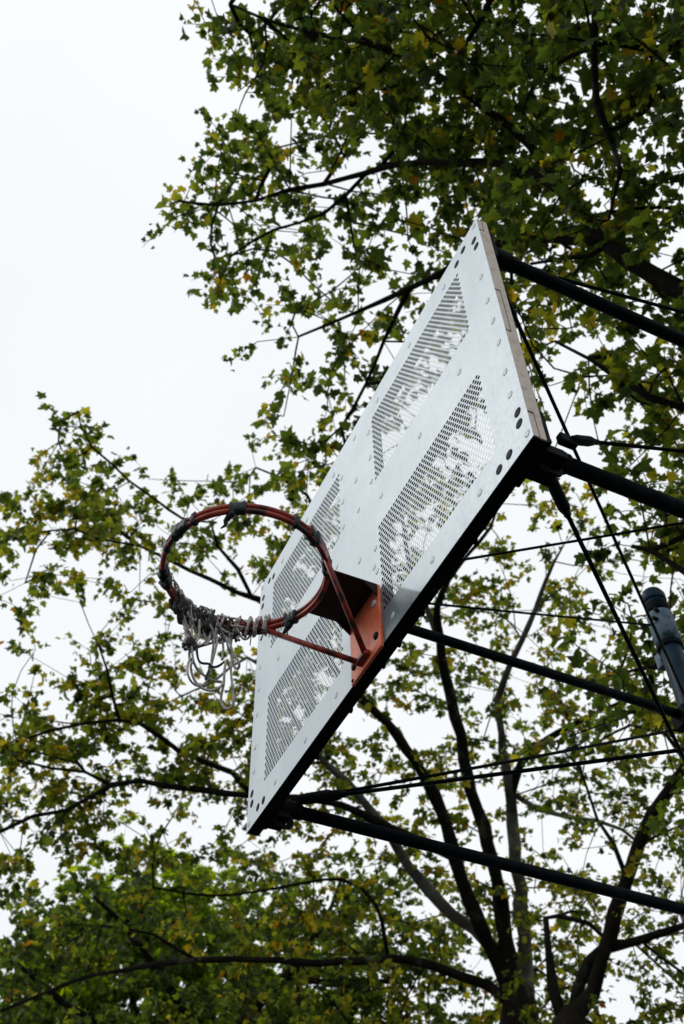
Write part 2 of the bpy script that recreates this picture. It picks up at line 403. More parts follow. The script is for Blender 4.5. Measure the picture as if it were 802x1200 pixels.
# lug with a hole below the far lower corner, turnbuckle brackets at the near one
def lug(x0, y, z, parent, w_=.05, h_=.05, t=.008):
    b = MB(); n = 10; V = []; F = []
    out_ = [(-w_/2, 0), (w_/2, 0), (w_/2, -h_*.75), (w_/2-.012, -h_), (-w_/2+.012, -h_), (-w_/2, -h_*.75)]
    # resample outline to match the hole
    cx, cz = 0, -h_*.58; O = []
    for k in range(16):
        a = 2*PI*k/16; d = np.array([math.cos(a), math.sin(a)]); best = 9
        for i in range(6):
            p_, q_ = np.array(out_[i]) - (cx, cz), np.array(out_[(i+1) % 6]) - (cx, cz); e = q_-p_
            den = d[0]*e[1]-d[1]*e[0]
            if abs(den) < 1e-9: continue
            t_ = (p_[0]*e[1]-p_[1]*e[0])/den; s_ = (p_[0]*d[1]-p_[1]*d[0])/den
            if t_ > 0 and -1e-6 <= s_ <= 1+1e-6: best = min(best, t_)
        O.append((cx+d[0]*best, cz+d[1]*best))
    H = [(cx+.009*math.cos(2*PI*k/16), cz+.009*math.sin(2*PI*k/16)) for k in range(16)]
    for yy in (y, y+t):
        V += [BP(x0, yy, z) + np.array([q[0], 0, q[1]]) for q in O] + [BP(x0, yy, z) + np.array([q[0], 0, q[1]]) for q in H]
    for k in range(16):
        k2 = (k+1) % 16
        F += [(k, k2, 16+k2, 16+k), (32+k, 48+k, 48+k2, 32+k2), (k, 32+k, 32+k2, k2), (16+k, 16+k2, 48+k2, 48+k)]
    b.add(V, F); return b.build('lug', M['black'], parent)
def lug_side(x0, yc, z, parent):
    """the same lug turned to face sideways, along the board"""
    o = lug(0, 0, 0, parent, .062, .052, .007); me = o.data
    for v in me.vertices:
        dx, dy, dz = v.co.x, v.co.y, v.co.z - ZB; v.co = Vector((x0 - dy, yc + dx, ZB + z + dz))
    me.update()
lug_side(-.775, .083, .014, hoop); lug_side(.86, .083, .012, hoop)
for lo, hi in ((BP(-.84, .046, -.012), BP(-.755, .095, .012)), (BP(.80, .046, -.012), BP(.895, .11, .018))):
    b = MB(); b.bevbox(lo, hi, .003); b.build('corner_bracket', M['black'], hoop)

def rod(a, b_, r, buckle=None, name='tie_rod'):
    a = np.array(a); b_ = np.array(b_); q = MB(); q.tube([a, (a+b_)/2 + np.array([0,0,-.004]), b_], r, 8)
    o = q.build(name, M['pipe'], hoop, smooth=True)
    if buckle:
        t0, t1, br = buckle; d = (b_-a)/np.linalg.norm(b_-a); q = MB()
        q.tube([a+d*t0, a+d*(t0+.012), a+d*(t1-.012), a+d*t1], [br*.8, br, br, br*.8], 10); q.build('turnbuckle', M['black'], o)
        q = MB(); q.tube([a+d*(t1), a+d*(t1+.018)], br*.62, 6); q.build('nut', M['black'], o)
    return o
LR_, RR_ = (PL, PYE), (.85, PYE)
TLf, TRf, BLf, BRf = BP(-.80, .07, 1.10), BP(.85, .07, 1.07), BP(-.78, .13, .055), BP(.842, .085, .03)
rod(TRf, BP(PL, PYE, 1.13), .0068)
rod(BRf + np.array([0, -.01, -.015]), BP(PL, PYE, .02), .0062, (.03, .17, .0165))
rod(BP(.90, .135, .075), BP(.85, PYE, 1.02), .0052, (.0, .075, .0135))
b = MB(); b.bevbox(BP(.880, .10, .058), BP(.902, .150, .090), .004); b.build('rod_bracket', M['black'], hoop)
rod(TLf, BP(.85, PYE, 1.06), .0056)
rod(TLf, BP(PL, PYE, 1.70), .0056)
rod(BLf + np.array([0, 0, .03]), BP(PL, PYE, 1.06), .0068, (.0, .14, .018))
rod(BLf + np.array([.03, .02, .02]), BP(.85, PYE, .02), .0070, (-.02, .12, .018))
rod(TRf + np.array([0, .02, .01]), BP(.85, PYE, 1.80), .0068, (.02, .12, .016))

# posts
def post(x, top, parent):
    b = MB(); ys = np.linspace(0, top, 9); b.tube([(x, PYE, ZB*0 + z) for z in np.linspace(0, ZB+top, 10)], .056, 20)
    p = b.build('post', M['post'], parent, smooth=True)
    q = MB(); T = ZB + top
    q.tube([(x, PYE, T-.035), (x, PYE, T-.03), (x, PYE, T+.01), (x, PYE, T+.04), (x, PYE, T+.055)], [.059, .064, .064, .05, .017], 20)
    q.build('cap', M['post'], p, smooth=True)
    q = MB(); q.tube([(x, PYE, T-.115), (x, PYE, T-.11), (x, PYE, T-.06), (x, PYE, T-.055)], [.058, .062, .062, .058], 20); q.build('ring', M['pipe'], p, smooth=True)
    q = MB(); q.tube([(x, PYE, T-.335), (x, PYE, T-.33), (x, PYE, T-.13), (x, PYE, T-.125)], [.058, .067, .067, .058], 24, jit=.004)
    q.build('clamp_sleeve', M['bare'], p, smooth=True, label='worn sleeve with bare silver metal showing')
    q = MB(); q.tube([(x, PYE, T-.36), (x, PYE, T-.336)], .066, 20); q.build('ring', M['black'], p)
    q = MB(); q.bevbox((x-.105, PYE-.02, T-.42), (x-.062, PYE+.02, T-.33), .005); q.build('clamp_tab', M['bare'], p)
    q = MB(); q.tube([(x-.13, PYE, T-.36), (x-.045, PYE, T-.36)], .011, 6); q.build('bolt', M['black'], p)
    q = MB(); q.tube([(x+.03, PYE-.058, T-.2), (x+.03, PYE-.085, T-.2)], .012, 6); q.tube([(x+.045, PYE-.05, T-.15), (x+.05, PYE-.075, T-.15)], .012, 6); q.build('bolt', M['black'], p)
    for zc, n in ((1.085, 0), (.053, 0)):
        q = MB(); q.tube([(x, PYE, ZB+zc-.07), (x, PYE, ZB+zc-.065), (x, PYE, ZB+zc+.055), (x, PYE, ZB+zc+.06)], [.06, .068, .068, .06], 20)
        q.bevbox((x-.05, PYE-.10, ZB+zc-.055), (x+.05, PYE-.045, ZB+zc+.045), .004); q.build('pipe_clamp', M['black'], p)
        q = MB(); q.bevbox((x-.03, PYE-.085, ZB+zc-.15), (x+.025, PYE-.03, ZB+zc-.072), .01); q.build('clamp_tab', M['bare'], p)
    return p
post(PL, 1.90, hoop); post(.855, 1.90, hoop)

# rim bracket
bx = RX
q = MB(); q.bevbox(BP(bx-.0955, -.0135, -.019), BP(bx+.0955, -.0035, RZ+.016), .002)
vp = q.build('bracket_plate', M['orange'], hoop)
for x, z in ((-.072, .035), (.072, .035)):
    q = MB(); q.dome(BP(bx+x, -.0137, z), (0, -1, 0), .0125, .006, 12, 2, .002); q.build('bolt', M['boltd'], vp)
q = MB(); q.dome(BP(bx-.085, -.0137, -.008), (0, -1, 0), .006, .003, 10, 2, .001); q.build('bolt', M['boltd'], vp)
q = MB(); q.dome(BP(bx+.07, -.0137, .165), (0, -1, 0), .012, .005, 12, 2, .002); q.build('bolt', M['boltm'], vp)
q = MB(); q.bevbox(BP(bx-.030, -.034, -.002), BP(bx+.034, -.0137, .014), .003); q.build('strut_tab', M['rust'], vp)
# top plate running out to the ring
q = MB(); N = 14; hw = .0955; V = []; F = []
for k in range(N+1):
    x = -hw + 2*hw*k/N; y = RY + math.sqrt((RR-.002)**2 - x*x)
    for z in (RZ+.011, RZ+.0155): V += [BP(bx+x, y, z), BP(bx+x, -.0137, z)]
for k in range(N):
    a = 4*k; c = a+4
    F += [(a, a+1, c+1, c), (a+2, c+2, c+3, a+3), (a, c, c+2, a+2), (a+1, a+3, c+3, c+1)]
F += [(0, 2, 3, 1), (4*N, 4*N+1, 4*N+3, 4*N+2)]
q.add(V, F); q.build('bracket_plate', M['brown'], hoop)
for s in (-1, 1):                                            # small triangular gussets under the plate
    q = MB(); x0, x1 = sorted((bx+s*.0955, bx+s*.0895))
    V = [BP(x, y, z) for x in (x0, x1) for y, z in ((-.0139, RZ+.0108), (-.060, RZ+.0108), (-.0139, RZ-.03))]
    q.add(V, [(0,1,2), (5,4,3), (0,3,4,1), (1,4,5,2), (2,5,3,0)]); q.build('gusset', M['brown'], hoop)

def rp(a, dr=0, dz=0):
    t = math.radians(a); return BP(RX + (RR+dr)*math.cos(t), RY + (RR+dr)*math.sin(t), RZ+dz)
rim = None
for i, dz in enumerate((.0098, -.0098)):
    q = MB(); n = 96; pts = [rp(360*k/n, 0, dz) for k in range(n)]
    V = []; F = []; S = 10
    for k in range(n):
        t = 2*PI*k/n; er = np.array([math.cos(t), math.sin(t), 0]); 
        for j in range(S):
            a = 2*PI*j/S; V.append(pts[k] + er*math.cos(a)*.0085 + np.array([0,0,1])*math.sin(a)*.0085)
    for k in range(n):
        for j in range(S): F.append((k*S+j, k*S+(j+1) % S, ((k+1) % n)*S+(j+1) % S, ((k+1) % n)*S+j))
    q.add(V, F)
    if rim is None: rim = q.build('rim', M['rust'], hoop, smooth=True)
    else: q.build('lower_ring', M['rust'], rim, smooth=True)
def arc_band(a0, a1, zlo, zhi, rin, rout, mat, name, parent, n=10, jit=0):
    q = MB(); V = []; F = []
    for k in range(n+1):
        a = a0+(a1-a0)*k/n; j = lambda: random.uniform(-jit, jit)
        V += [rp(a, rin+j(), zlo+j()), rp(a, rout+j(), zlo+j()), rp(a, rout+j(), zhi+j()), rp(a, rin+j(), zhi+j())]
    for k in range(n):
        for j_ in range(4): F.append((4*k+j_, 4*k+(j_+1) % 4, 4*k+4+(j_+1) % 4, 4*k+4+j_))
    F += [(0,1,2,3), (4*n+3, 4*n+2, 4*n+1, 4*n)]
    q.add(V, F); return q.build(name, mat, parent)
arc_band(26, 56, -.023, .0225, .004, .0098, M['rust'], 'ring_plate', rim)
arc_band(136, 158, -.024, .023, .003, .0098, M['rust'], 'ring_plate', rim)
def tape(a0, a1, fat=.004, tail=None):
    fat += .0015
    q = MB(); n = max(4, int((a1-a0)/1.5)); S = 14; V = []; F = []
    for k in range(n+1):
        a = a0+(a1-a0)*k/n; t = math.radians(a); er = np.array([math.cos(t), math.sin(t), 0]); wob = random.uniform(.8, 1.25)
        for j in range(S):
            b_ = 2*PI*j/S; rx = (.0088+fat)*wob*random.uniform(.9, 1.12); rz = (.0185+fat)*wob*random.uniform(.93, 1.08)
            V.append(rp(a) + er*math.copysign(abs(math.cos(b_))**.8, math.cos(b_))*rx + np.array([0,0,1])*math.copysign(abs(math.sin(b_))**.8, math.sin(b_))*rz)
    for k in range(n):
        for j in range(S): F.append((k*S+j, k*S+(j+1) % S, (k+1)*S+(j+1) % S, (k+1)*S+j))
    F += [tuple(range(S)), tuple(n*S+j for j in range(S))[::-1]]
    q.add(V, F)
    if tail is not None:
        a, length, dirx = tail; p0 = rp(a, .004, -.018); pts = [p0 + np.array([dirx[0]*s_, dirx[1]*s_, -length*s_*.75]) for s_ in np.linspace(0, 1, 6)]
        pts = [p + np.array([random.uniform(-.004, .004) for _ in range(3)]) for p in pts]
        q.tube(pts, [.009, .012, .010, .008, .005, .002], 5)
    return q.build('tape', M['tape'], rim, smooth=True)
tape(328, 339, .004, (331, .030, (-.050, -.015))); tape(27, 37, .006); tape(55, 67, .003, (60, .03, (.01, .01)))
tape(281, 296, .004); tape(268, 274, .001); tape(232, 250, .004, (240, .035, (.01, .0))); tape(118, 127, .004, (122, .045, (-.03, -.02)))
tape(300, 303, .002); tape(12, 15, .002)
# struts below the ring
for p0, p1 in ((BP(bx+.024, -.028, .006), rp(52, .004, -.015)), (BP(bx-.020, -.028, .006), rp(143, .0, -.018))):
    d = p1-p0; q = MB(); q.tube([p0, p0+d*.5, p1+d*.012], .0088, 12); q.build('strut', M['rust'], rim, smooth=True)

# ------------------------------------------------------------------ tangled net
net = empty('torn_net', tuple(rp(185, 0, -.05)), 'grey torn rope net wound and tangled round the near left of the red rim', 'net')
def on_net(cx_, cy_, off=0):
    """a point of the hanging net from its place in the close-up, on the vertical sheet below the rim's arc"""
    u = 190 + cx_/6.683; v = 670 + cy_/6.683
    X = np.interp(u, [192, 200, 215, 250, 290, 325], [-.10, -.125, -.165, -.198, -.180, -.130]) + off
    d = ray(u, v); s_ = (X-CAM[0])/d[0]; return CAM + d*s_
strands = [
 [(215,690),(198,760),(212,830),(250,880),(305,893),(345,865),(350,820),(378,780),(395,700),(418,610),(432,520),(412,440),(400,340),(385,290)],
 [(245,690),(226,740),(235,800),(268,870),(320,915),(380,930),(440,912),(475,882),(468,865),(400,852),(330,812),(280,768),(250,710),(238,640),(225,560),(190,470),(150,300),(120,120)],
 [(270,590),(283,680),(310,715),(370,722),(385,746),(440,740),(498,698)],
 [(498,698),(488,800),(484,880),(466,960),(466,1020),(495,1070),(535,1068),(560,1030),(552,900),(540,780),(545,700),(538,600),(548,480),(532,370),(520,350)],
 [(530,500),(545,640),(562,735),(593,760),(606,725),(578,665),(550,620),(520,500),(485,380),(470,330)],
 [(380,745),(352,815),(345,840)],
 [(130,150),(165,330),(215,480),(240,560),(200,600),(180,560),(220,540)],
 [(195,240),(240,380),(232,470),(255,560),(300,580)],
 [(290,300),(292,470),(275,540),(230,590),(215,640),(218,700)],
 [(345,300),(330,470),(350,560)],[(375,310),(382,450),(360,560),(330,570)],
 [(440,340),(420,470),(400,600),(385,730)],[(480,350),(470,480),(480,600),(470,690)],
 [(165,570),(200,545),(250,590),(330,575),(400,555),(470,525),(530,505),(575,520),(600,535)],
 [(185,590),(230,620),(270,600),(330,560),(400,480),(450,440),(500,470),(560,490)],
 [(95,90),(125,180),(105,240),(95,290)],[(85,60),(130,120),(160,220),(215,340),(300,350),(380,345)],
 [(190,340),(260,330),(330,360),(300,400),(360,420),(440,350),(520,360),(600,370)],
 [(170,400),(190,500),(170,560)],[(505,520),(520,600),(535,640)],[(450,560),(500,540),(560,500),(640,440)],
 [(620,500),(590,520),(610,540)],[(200,450),(240,520),(300,500),(380,530),(430,480)],
 [(150,140),(180,200),(230,230),(255,300),(330,290),(370,330)],
 [(240,250),(200,330),(260,380),(280,310),(250,260)],[(300,270),(370,300),(420,380),(380,440),(330,400)],
]
for i, st in enumerate(strands):
    P = np.array([[*on_net(a, b_, .012*math.sin(i*2.4 + k*.9)), .0040*random.uniform(.85, 1.1)] for k, (a, b_) in enumerate(st)])
    S_ = smooth_path(P, .006); q = MB(); q.tube([r_[:3] for r_ in S_], [max(.003, r_[3]) for r_ in S_], 6)
    q.build('cord', M['rope'] if i not in (2, 5, 13, 15) else M['ropedark'], net, smooth=True)
def wrap(a0, a1, turns, rr, rz, r, mat, drop=0, zoff=0):
    n = int(turns*14)+6; P = []; ph = random.uniform(0, 6.28); w1 = random.uniform(.7, 1.3); w2 = random.uniform(0, 6)
    for k in range(n+1):
        s_ = k/n; a = a0+(a1-a0)*(s_ + .03*math.sin(9*s_*w1+w2)); th = ph + 2*PI*turns*s_ + .5*math.sin(5*s_+w2); t = math.radians(a); er = np.array([math.cos(t), math.sin(t), 0])
        g1 = random.uniform(.7, 1.5); P.append(rp(a) + er*math.cos(th)*rr*g1 + np.array([0,0,1])*(math.sin(th)*rz*g1 - (drop*max(0, -math.sin(th))) + zoff))
    P = np.array([[*p_, r] for p_ in P]); S_ = smooth_path(P, .006)
    q = MB(); q.tube([x_[:3] for x_ in S_], r, 6); return q.build('cord', mat, net, smooth=True)
for i in range(4):                                           # turns wound round the ring
    a0 = random.uniform(150, 190); wrap(a0, a0 + random.uniform(12, 28), random.uniform(1.6, 3), random.uniform(.014, .020), random.uniform(.024, .030), .0043, M['rope'] if i % 3 else M['ropedark'], random.uniform(0, .03))
for i in range(12):                                          # slack strands slung along and under the ring
    a0 = random.uniform(228, 190); a1 = random.uniform(150, 178); n = 16; P = []; ph = random.uniform(0, 6.28); tn = random.uniform(.8, 2.2); dr = random.uniform(.0, .045)
    for k in range(n+1):
        s_ = k/n; a = a0+(a1-a0)*s_; th = ph + 2*PI*tn*s_; t = math.radians(a); er = np.array([math.cos(t), math.sin(t), 0])
        P.append([*(rp(a) + er*math.cos(th)*random.uniform(.012, .024) + np.array([0, 0, 1])*(math.sin(th)*random.uniform(.02, .034) - dr*math.sin(PI*s_)**.7 - .004)), random.uniform(.0031, .0042)])
    S_ = smooth_path(np.array(P), .006); q = MB(); q.tube([x_[:3] for x_ in S_], [max(.003, x_[3]) for x_ in S_], 6); q.build('cord', M['rope'] if i % 4 else M['ropedark'], net, smooth=True)
for i in range(3):
    a0 = 138+i*4; wrap(a0, a0+22, 3.2, .017, .026, .0042, M['rope'])
for i in range(3):                                           # dark knots packed under the ring
    a0 = 180+i*14; wrap(a0, a0+12, 3, .017, .02, .006, M['ropedark'], .012, -.012)
for c in ((195, 575), (235, 575), (215, 550), (225, 690), (378, 738), (500, 515)):
    ctr = on_net(*c); big = c[1] < 600 and c[0] < 300
    n = 26; P = []
    for k in range(n):
        d = np.array([random.gauss(0, 1) for _ in range(3)]); d /= np.linalg.norm(d); P.append([*(ctr + d*(.013 if big else .006)), .004])
    S_ = smooth_path(P[:12 if not big else n], .006); q = MB(); q.tube([x_[:3] for x_ in S_], .0042, 5); q.build('knot', M['rope'] if not big else M['ropedark'], net, smooth=True)
for i in range(14):
    a = random.choice((random.uniform(122, 150), random.uniform(150, 215))); p0 = rp(a, random.uniform(-.01, .012), -.02)
    P = [[*(p0 + np.array([random.uniform(-.012, .012)*k, random.uniform(-.012, .012)*k, -.010*k])), .0018] for k in range(4)]
    S_ = smooth_path(P, .006); q = MB(); q.tube([x_[:3] for x_ in S_], [.002]*len(S_), 4); q.build('frayed_end', M['ropedark'], net, smooth=True)

#TREES
# ------------------------------------------------------------------ leaves
from mathutils.noise import noise as mnoise
def leaf_outline(kind):
    base = {0: [(.16,-.07),(.44,.06),(.33,.22),(.56,.52),(.34,.50),(.22,.60),(.17,.82)],
            1: [(.20,-.04),(.50,.14),(.36,.28),(.50,.44),(.50,.62),(.24,.60),(.12,.84)],
            2: [(.13,-.09),(.36,.00),(.30,.18),(.60,.40),(.40,.48),(.20,.54),(.20,.74)]}[kind]
    return [(0,0)] + base + [(0,1.0)] + [(-x, y) for x, y in base[::-1]]
def leaf_arrays(kind):
    o = leaf_outline(kind % 3); k = kind*.05; fold = (.10, .55, .95, -.25, .30, -.6)[kind]; drop = (.25, .1, .45, .9, .6, .2)[kind]
    def z(x, y): return -.25*abs(x)**1.5 + fold*abs(x) - drop*max(0, y-.3)**1.5 + .07*math.sin(8*x+kind*2) - .06*math.cos(7*y)*abs(x)
    V = [(x, y, z(x, y)) for x, y in o] + [(0, .36, .03), (-.012, 0, 0), (.012, 0, 0), (0, -.42, .10)]
    n = len(o); F = [(i, (i+1) % n, n) for i in range(n)] + [(n+1, n+2, n+3)]
    return np.array(V), np.array(F)
LEAF = [leaf_arrays(k) for k in range(6)]
TINTS = [.08, .3, .5, .68, .85]
LEAFMESH = {}
def leaf_mesh(kind, ti, mat):
    key = (kind, ti, mat)
    if key not in LEAFMESH:
        V, F = LEAF[kind]; me = bpy.data.meshes.new('leaf'); me.from_pydata(V.tolist(), [], F.tolist()); me.update()
        at_ = me.attributes.new('tint', 'FLOAT', 'POINT'); at_.data.foreach_set('value', [TINTS[ti]]*len(V))
        me.materials.append(M[mat]); me.shade_smooth(); LEAFMESH[key] = me
    return LEAFMESH[key]

def frames(n, normals_spread, outward):
    """random leaf orientation matrices, tips hanging a little, faces mostly up"""
    up = np.tile([0, 0, 1.0], (n, 1)) + rng.normal(0, normals_spread, (n, 3)); up /= np.linalg.norm(up, axis=1)[:, None]
    d = outward + rng.normal(0, .8, (n, 3)); d[:, 2] -= .45
    d -= up * np.sum(d*up, 1)[:, None]; d /= np.linalg.norm(d, axis=1)[:, None]
    x = np.cross(d, up); return np.stack([x, d, up], 2)

def merged_leaves(name, P, Rm, size, kinds, tint, mat, parent):
    Vs = []; Fs = []; Ts = []; n0 = 0
    for k in range(6):
        idx = np.where(kinds == k)[0]
        if not len(idx): continue
        V, F = LEAF[k]
        W = np.einsum('nij,vj->nvi', Rm[idx], V) * size[idx][:, None, None] + P[idx][:, None, :]
        Vs.append(W.reshape(-1, 3)); nv = len(V)
        Fs.append((F[None] + (np.arange(len(idx))*nv)[:, None, None] + n0).reshape(-1, 3)); Ts.append(np.repeat(tint[idx], nv)); n0 += len(idx)*nv
    V = np.concatenate(Vs); F = np.concatenate(Fs); T = np.concatenate(Ts)
    me = bpy.data.meshes.new(name); me.vertices.add(len(V)); me.vertices.foreach_set('co', V.ravel().astype(np.float32))
    me.loops.add(F.size); me.loops.foreach_set('vertex_index', F.ravel().astype(np.int32))
    me.polygons.add(len(F)); me.polygons.foreach_set('loop_start', (np.arange(len(F))*3).astype(np.int32))
    me.polygons.foreach_set('loop_total', np.full(len(F), 3, np.int32)); me.update(calc_edges=True)
    a = me.attributes.new('tint', 'FLOAT', 'POINT'); a.data.foreach_set('value', T.astype(np.float32))
    return props(link(name, me, M[mat], parent), kind='stuff')

QUAD = [(305, 688), (558, 255), (625, 510), (291, 978)]
def inboard(u, v):
    return all((QUAD[(i+1) % 4][0]-QUAD[i][0])*(v-QUAD[i][1]) - (QUAD[(i+1) % 4][1]-QUAD[i][1])*(u-QUAD[i][0]) > 0 for i in range(4))
def tree(label, limbs, trunk, grid, leaf=.13, per=6, dsig=.7, n_single=300, mat='leaf', tintmu=.45, tintsd=.24, twigr=.0035,
         bark_='bark', cover_scale=1.0, name='plane_tree', group=None, spread=.8, sprig=.046, spray=.38, dshift=.3, nsc=1.7, pale=(), big=0, clump=2.6, behind=False, thin=0, fmax=.955):
    """limbs: lists of (u, v, distance, half width px); grid: {row: {col: coverage 0-9}} of 40 px cells"""
    W = []
    for L in limbs:
        W.append(np.array([[*at(u, v, d), r*d/FPX*.75] for u, v, d, r in L]))
    tb = np.array(trunk[0][:2] + (0,)); 
    root = empty(name, tuple(tb), label, 'tree', group)
    T = np.array([[x, y, z, r] for x, y, z, r in trunk], float)
    S_ = smooth_path(T, .35); q = MB(); q.tube([s[:3] for s in S_], [s[3]*(1+.04*math.sin(7*i)) for i, s in enumerate(S_)], 16, jit=.05); q.build('trunk', M[bark_], root, smooth=True)
    nodes = []; nr = []                                      # skeleton for the twigs
    for li, w_ in enumerate(W):
        S_ = smooth_path(w_, .22)
        jit = rng.normal(0, 1, (len(S_), 3)) * (S_[:, 3:4]*.16); jit[0] = 0; S_[:, :3] += jit
        q = MB(); q.tube([s[:3] for s in S_], [max(.006, s[3]*(1+.09*math.sin(i*1.7)+random.uniform(-.07, .07))) for i, s in enumerate(S_)], 10, jit=.06)
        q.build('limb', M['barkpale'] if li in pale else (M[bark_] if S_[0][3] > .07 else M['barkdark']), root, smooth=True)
        S2 = smooth_path(w_, .3)
        for s in S2:
            if s[3] < .14: nodes.append(s[:3]); nr.append(s[3])
    nodes = np.array(nodes); limb_uv, _ = project(nodes); limb_d = np.linalg.norm(nodes-CAM, axis=1)
    # attractors: sprig positions
    sp = []
    for r in grid:
        for c in grid[r]:
            f_ = min(fmax, grid[r][c]/9.4*cover_scale)
            uc_, vc_ = c*40+20, r*40+20
            if behind and inboard(uc_, vc_) and uc_ < 540: f_ = max(f_, .84)
            if thin and c >= 10 and r >= 15: f_ *= thin
            if f_ <= 0: continue
            uc, vc = c*40+20, r*40+20
            d2 = (limb_uv[:, 0]-uc)**2 + (limb_uv[:, 1]-vc)**2; k = np.argsort(d2)[:4]; wt = 1/(d2[k]+400); dc = float((limb_d[k]*wt).sum()/wt.sum())
            area = .27*(leaf/dc*FPX)**2
            n = -math.log(1-f_)*1600/area/per; n = int(n) + (random.random() < n-int(n))
            for _ in range(n):
                for _t in range(9):
                    u = uc+random.uniform(-24, 24); v = vc+random.uniform(-24, 24)
                    q_ = at(u, v, dc + dshift + random.gauss(0, dsig)); h = mnoise(Vector(at(u, v, dc) * nsc))
                    if inboard(u, v) or random.random() < min(1, max(.0, .45 + clump*h)): break
                sp.append(q_)
    sp = np.array(sp); n = len(sp)
    # grow: Prim-like attachment, nearest to the existing wood first
    NN = list(map(tuple, nodes)); par = [-1]*len(NN); plen = [0.0]*len(NN); base_n = len(NN)
    pos = np.zeros((n*6+base_n+10, 3)); pos[:base_n] = nodes; cnt = base_n; pl = np.zeros(len(pos))
    best = np.full(n, 1e9); bi = np.zeros(n, int)
    for s0 in range(0, n, 500):
        D = np.linalg.norm(sp[s0:s0+500, None]-nodes[None], axis=2); bi[s0:s0+500] = D.argmin(1); best[s0:s0+500] = D.min(1)
    done = np.zeros(n, bool); tips = []
    for _ in range(n):
        i = int(np.where(done, 1e9, best).argmin()); done[i] = True
        if np.linalg.norm(sp[i]-pos[bi[i]]) > 1.5: continue
        a = pos[bi[i]].copy(); b_ = sp[i]; Ld = np.linalg.norm(b_-a); k = max(1, min(5, int(Ld/.28))); prev = int(bi[i]); newi = []
        sag = np.array([0, 0, .05*Ld])
        for j in range(1, k+1):
            t = j/k; p_ = a+(b_-a)*t + sag*math.sin(PI*t) + (rng.normal(0, .025*min(1, Ld), 3) if j < k else 0)
            pos[cnt] = p_; par.append(prev); pl[cnt] = pl[prev]+Ld/k; prev = cnt; newi.append(cnt); cnt += 1
        tips.append(prev)
        for c_ in newi:
            D = np.linalg.norm(sp-pos[c_], axis=1) + .22*pl[c_]
            m_ = (~done) & (D < best); best[m_] = D[m_]; bi[m_] = c_
    # radii by number of tips carried
    w_ = np.zeros(cnt); 
    for t in tips: w_[t] += 1
    for i in range(cnt-1, base_n-1, -1): w_[par[i]] += w_[i]
    kids = {}
    for i in range(base_n, cnt): kids.setdefault(par[i], []).append(i)
    for _ in range(3):
        new = pos.copy()
        for i in range(base_n, cnt):
            if kids.get(i):
                k_ = max(kids[i], key=lambda z_: w_[z_]); new[i] = .4*pos[i] + .3*pos[par[i]] + .3*pos[k_]
        pos[:] = new
    q = MB(); rad = lambda i: twigr*max(1, w_[i])**.40
    starts = [(par_i, c_) for par_i in range(base_n) for c_ in kids.get(par_i, [])]
    while starts:
        p_, c_ = starts.pop(); chain = [p_, c_]; cur = c_
        while kids.get(cur):
            ks = sorted(kids[cur], key=lambda z_: -w_[z_]); starts += [(cur, z_) for z_ in ks[1:]]; cur = ks[0]; chain.append(cur)
        rr = [rad(i) if i >= base_n else rad(chain[1]) for i in chain]; rr[0] = rr[1]
        q.tube([pos[i] for i in chain], rr, 4 if w_[c_] < 12 else 6, cap=False)
    me = bpy.data.meshes.new('twigs'); me.from_pydata(q.v, [], q.f); me.update()
    props(link('twigs', me, M['twig'], root), kind='stuff')
    # leaves hang in sprays along the last stretch of every twig
    TP = np.array([pos[t] for t in tips]); PP = np.array([pos[par[t]] for t in tips]); out_ = TP-PP; out_ /= (np.linalg.norm(out_, axis=1)[:, None]+1e-9)
    sd_ = out_*.7 + rng.normal(0, .6, out_.shape); sd_[:, 2] = sd_[:, 2]*.5 - .12; sd_ /= np.linalg.norm(sd_, axis=1)[:, None]
    sl = spray*rng.uniform(.55, 1.2, len(TP))
    q = MB()
    for i in range(len(TP)):
        m_ = TP[i] + sd_[i]*sl[i]*.5 + np.array([0, 0, .02]); q.tube([TP[i], m_, TP[i] + sd_[i]*sl[i]], [twigr, twigr*.8, twigr*.5], 3, cap=False)
    me = bpy.data.meshes.new('twigs'); me.from_pydata(q.v, [], q.f); me.update(); props(link('twigs', me, M['twig'], root), kind='stuff')
    tt = rng.uniform(.0, 1.08, (len(TP), per)); 
    P = (TP[:, None] + sd_[:, None]*(tt*sl[:, None])[:, :, None] + rng.normal(0, 1, (len(TP), per, 3))*np.array([1, 1, .7])*sprig).reshape(-1, 3)
    O = np.repeat(out_, per, 0); N_ = len(P)
    Rm = frames(N_, spread, O); size = leaf*rng.uniform(.45, 1.3, N_)*np.where(rng.random(N_) < big, 1.7, 1); kinds = rng.integers(0, 6, N_)
    tint = np.clip(np.repeat(rng.normal(tintmu, tintsd*.6, len(TP)), per) + rng.normal(0, tintsd, N_), 0, .93)
    tint[rng.random(N_) < .004] = 1.0
    uv, dep = project(P); vis = (uv[:, 0] > -10) & (uv[:, 0] < 812) & (uv[:, 1] > -10) & (uv[:, 1] < 1210)
    show = np.where(vis, size/dep, 0); order = np.argsort(-show); single = order[:n_single]; rest = order[n_single:]
    for i in single:
        ti = int(np.argmin([abs(t-tint[i]) for t in TINTS])); o = bpy.data.objects.new('leaf', leaf_mesh(int(kinds[i]), ti, mat)); COL.objects.link(o)
        mm = Matrix([[*(Rm[i][a]*size[i]), P[i][a]-(tb[a])] for a in range(3)] + [[0,0,0,1]]); o.parent = root; o.matrix_basis = mm
    merged_leaves('foliage', P[rest], Rm[rest], size[rest], kinds[rest], tint[rest], mat, root)
    return root

def G(first, rows, left=0):
    d = {}
    for i, s in enumerate(rows):
        d[first+i] = {left+j: int(ch) for j, ch in enumerate(s) if ch not in ' .0'}
    return d
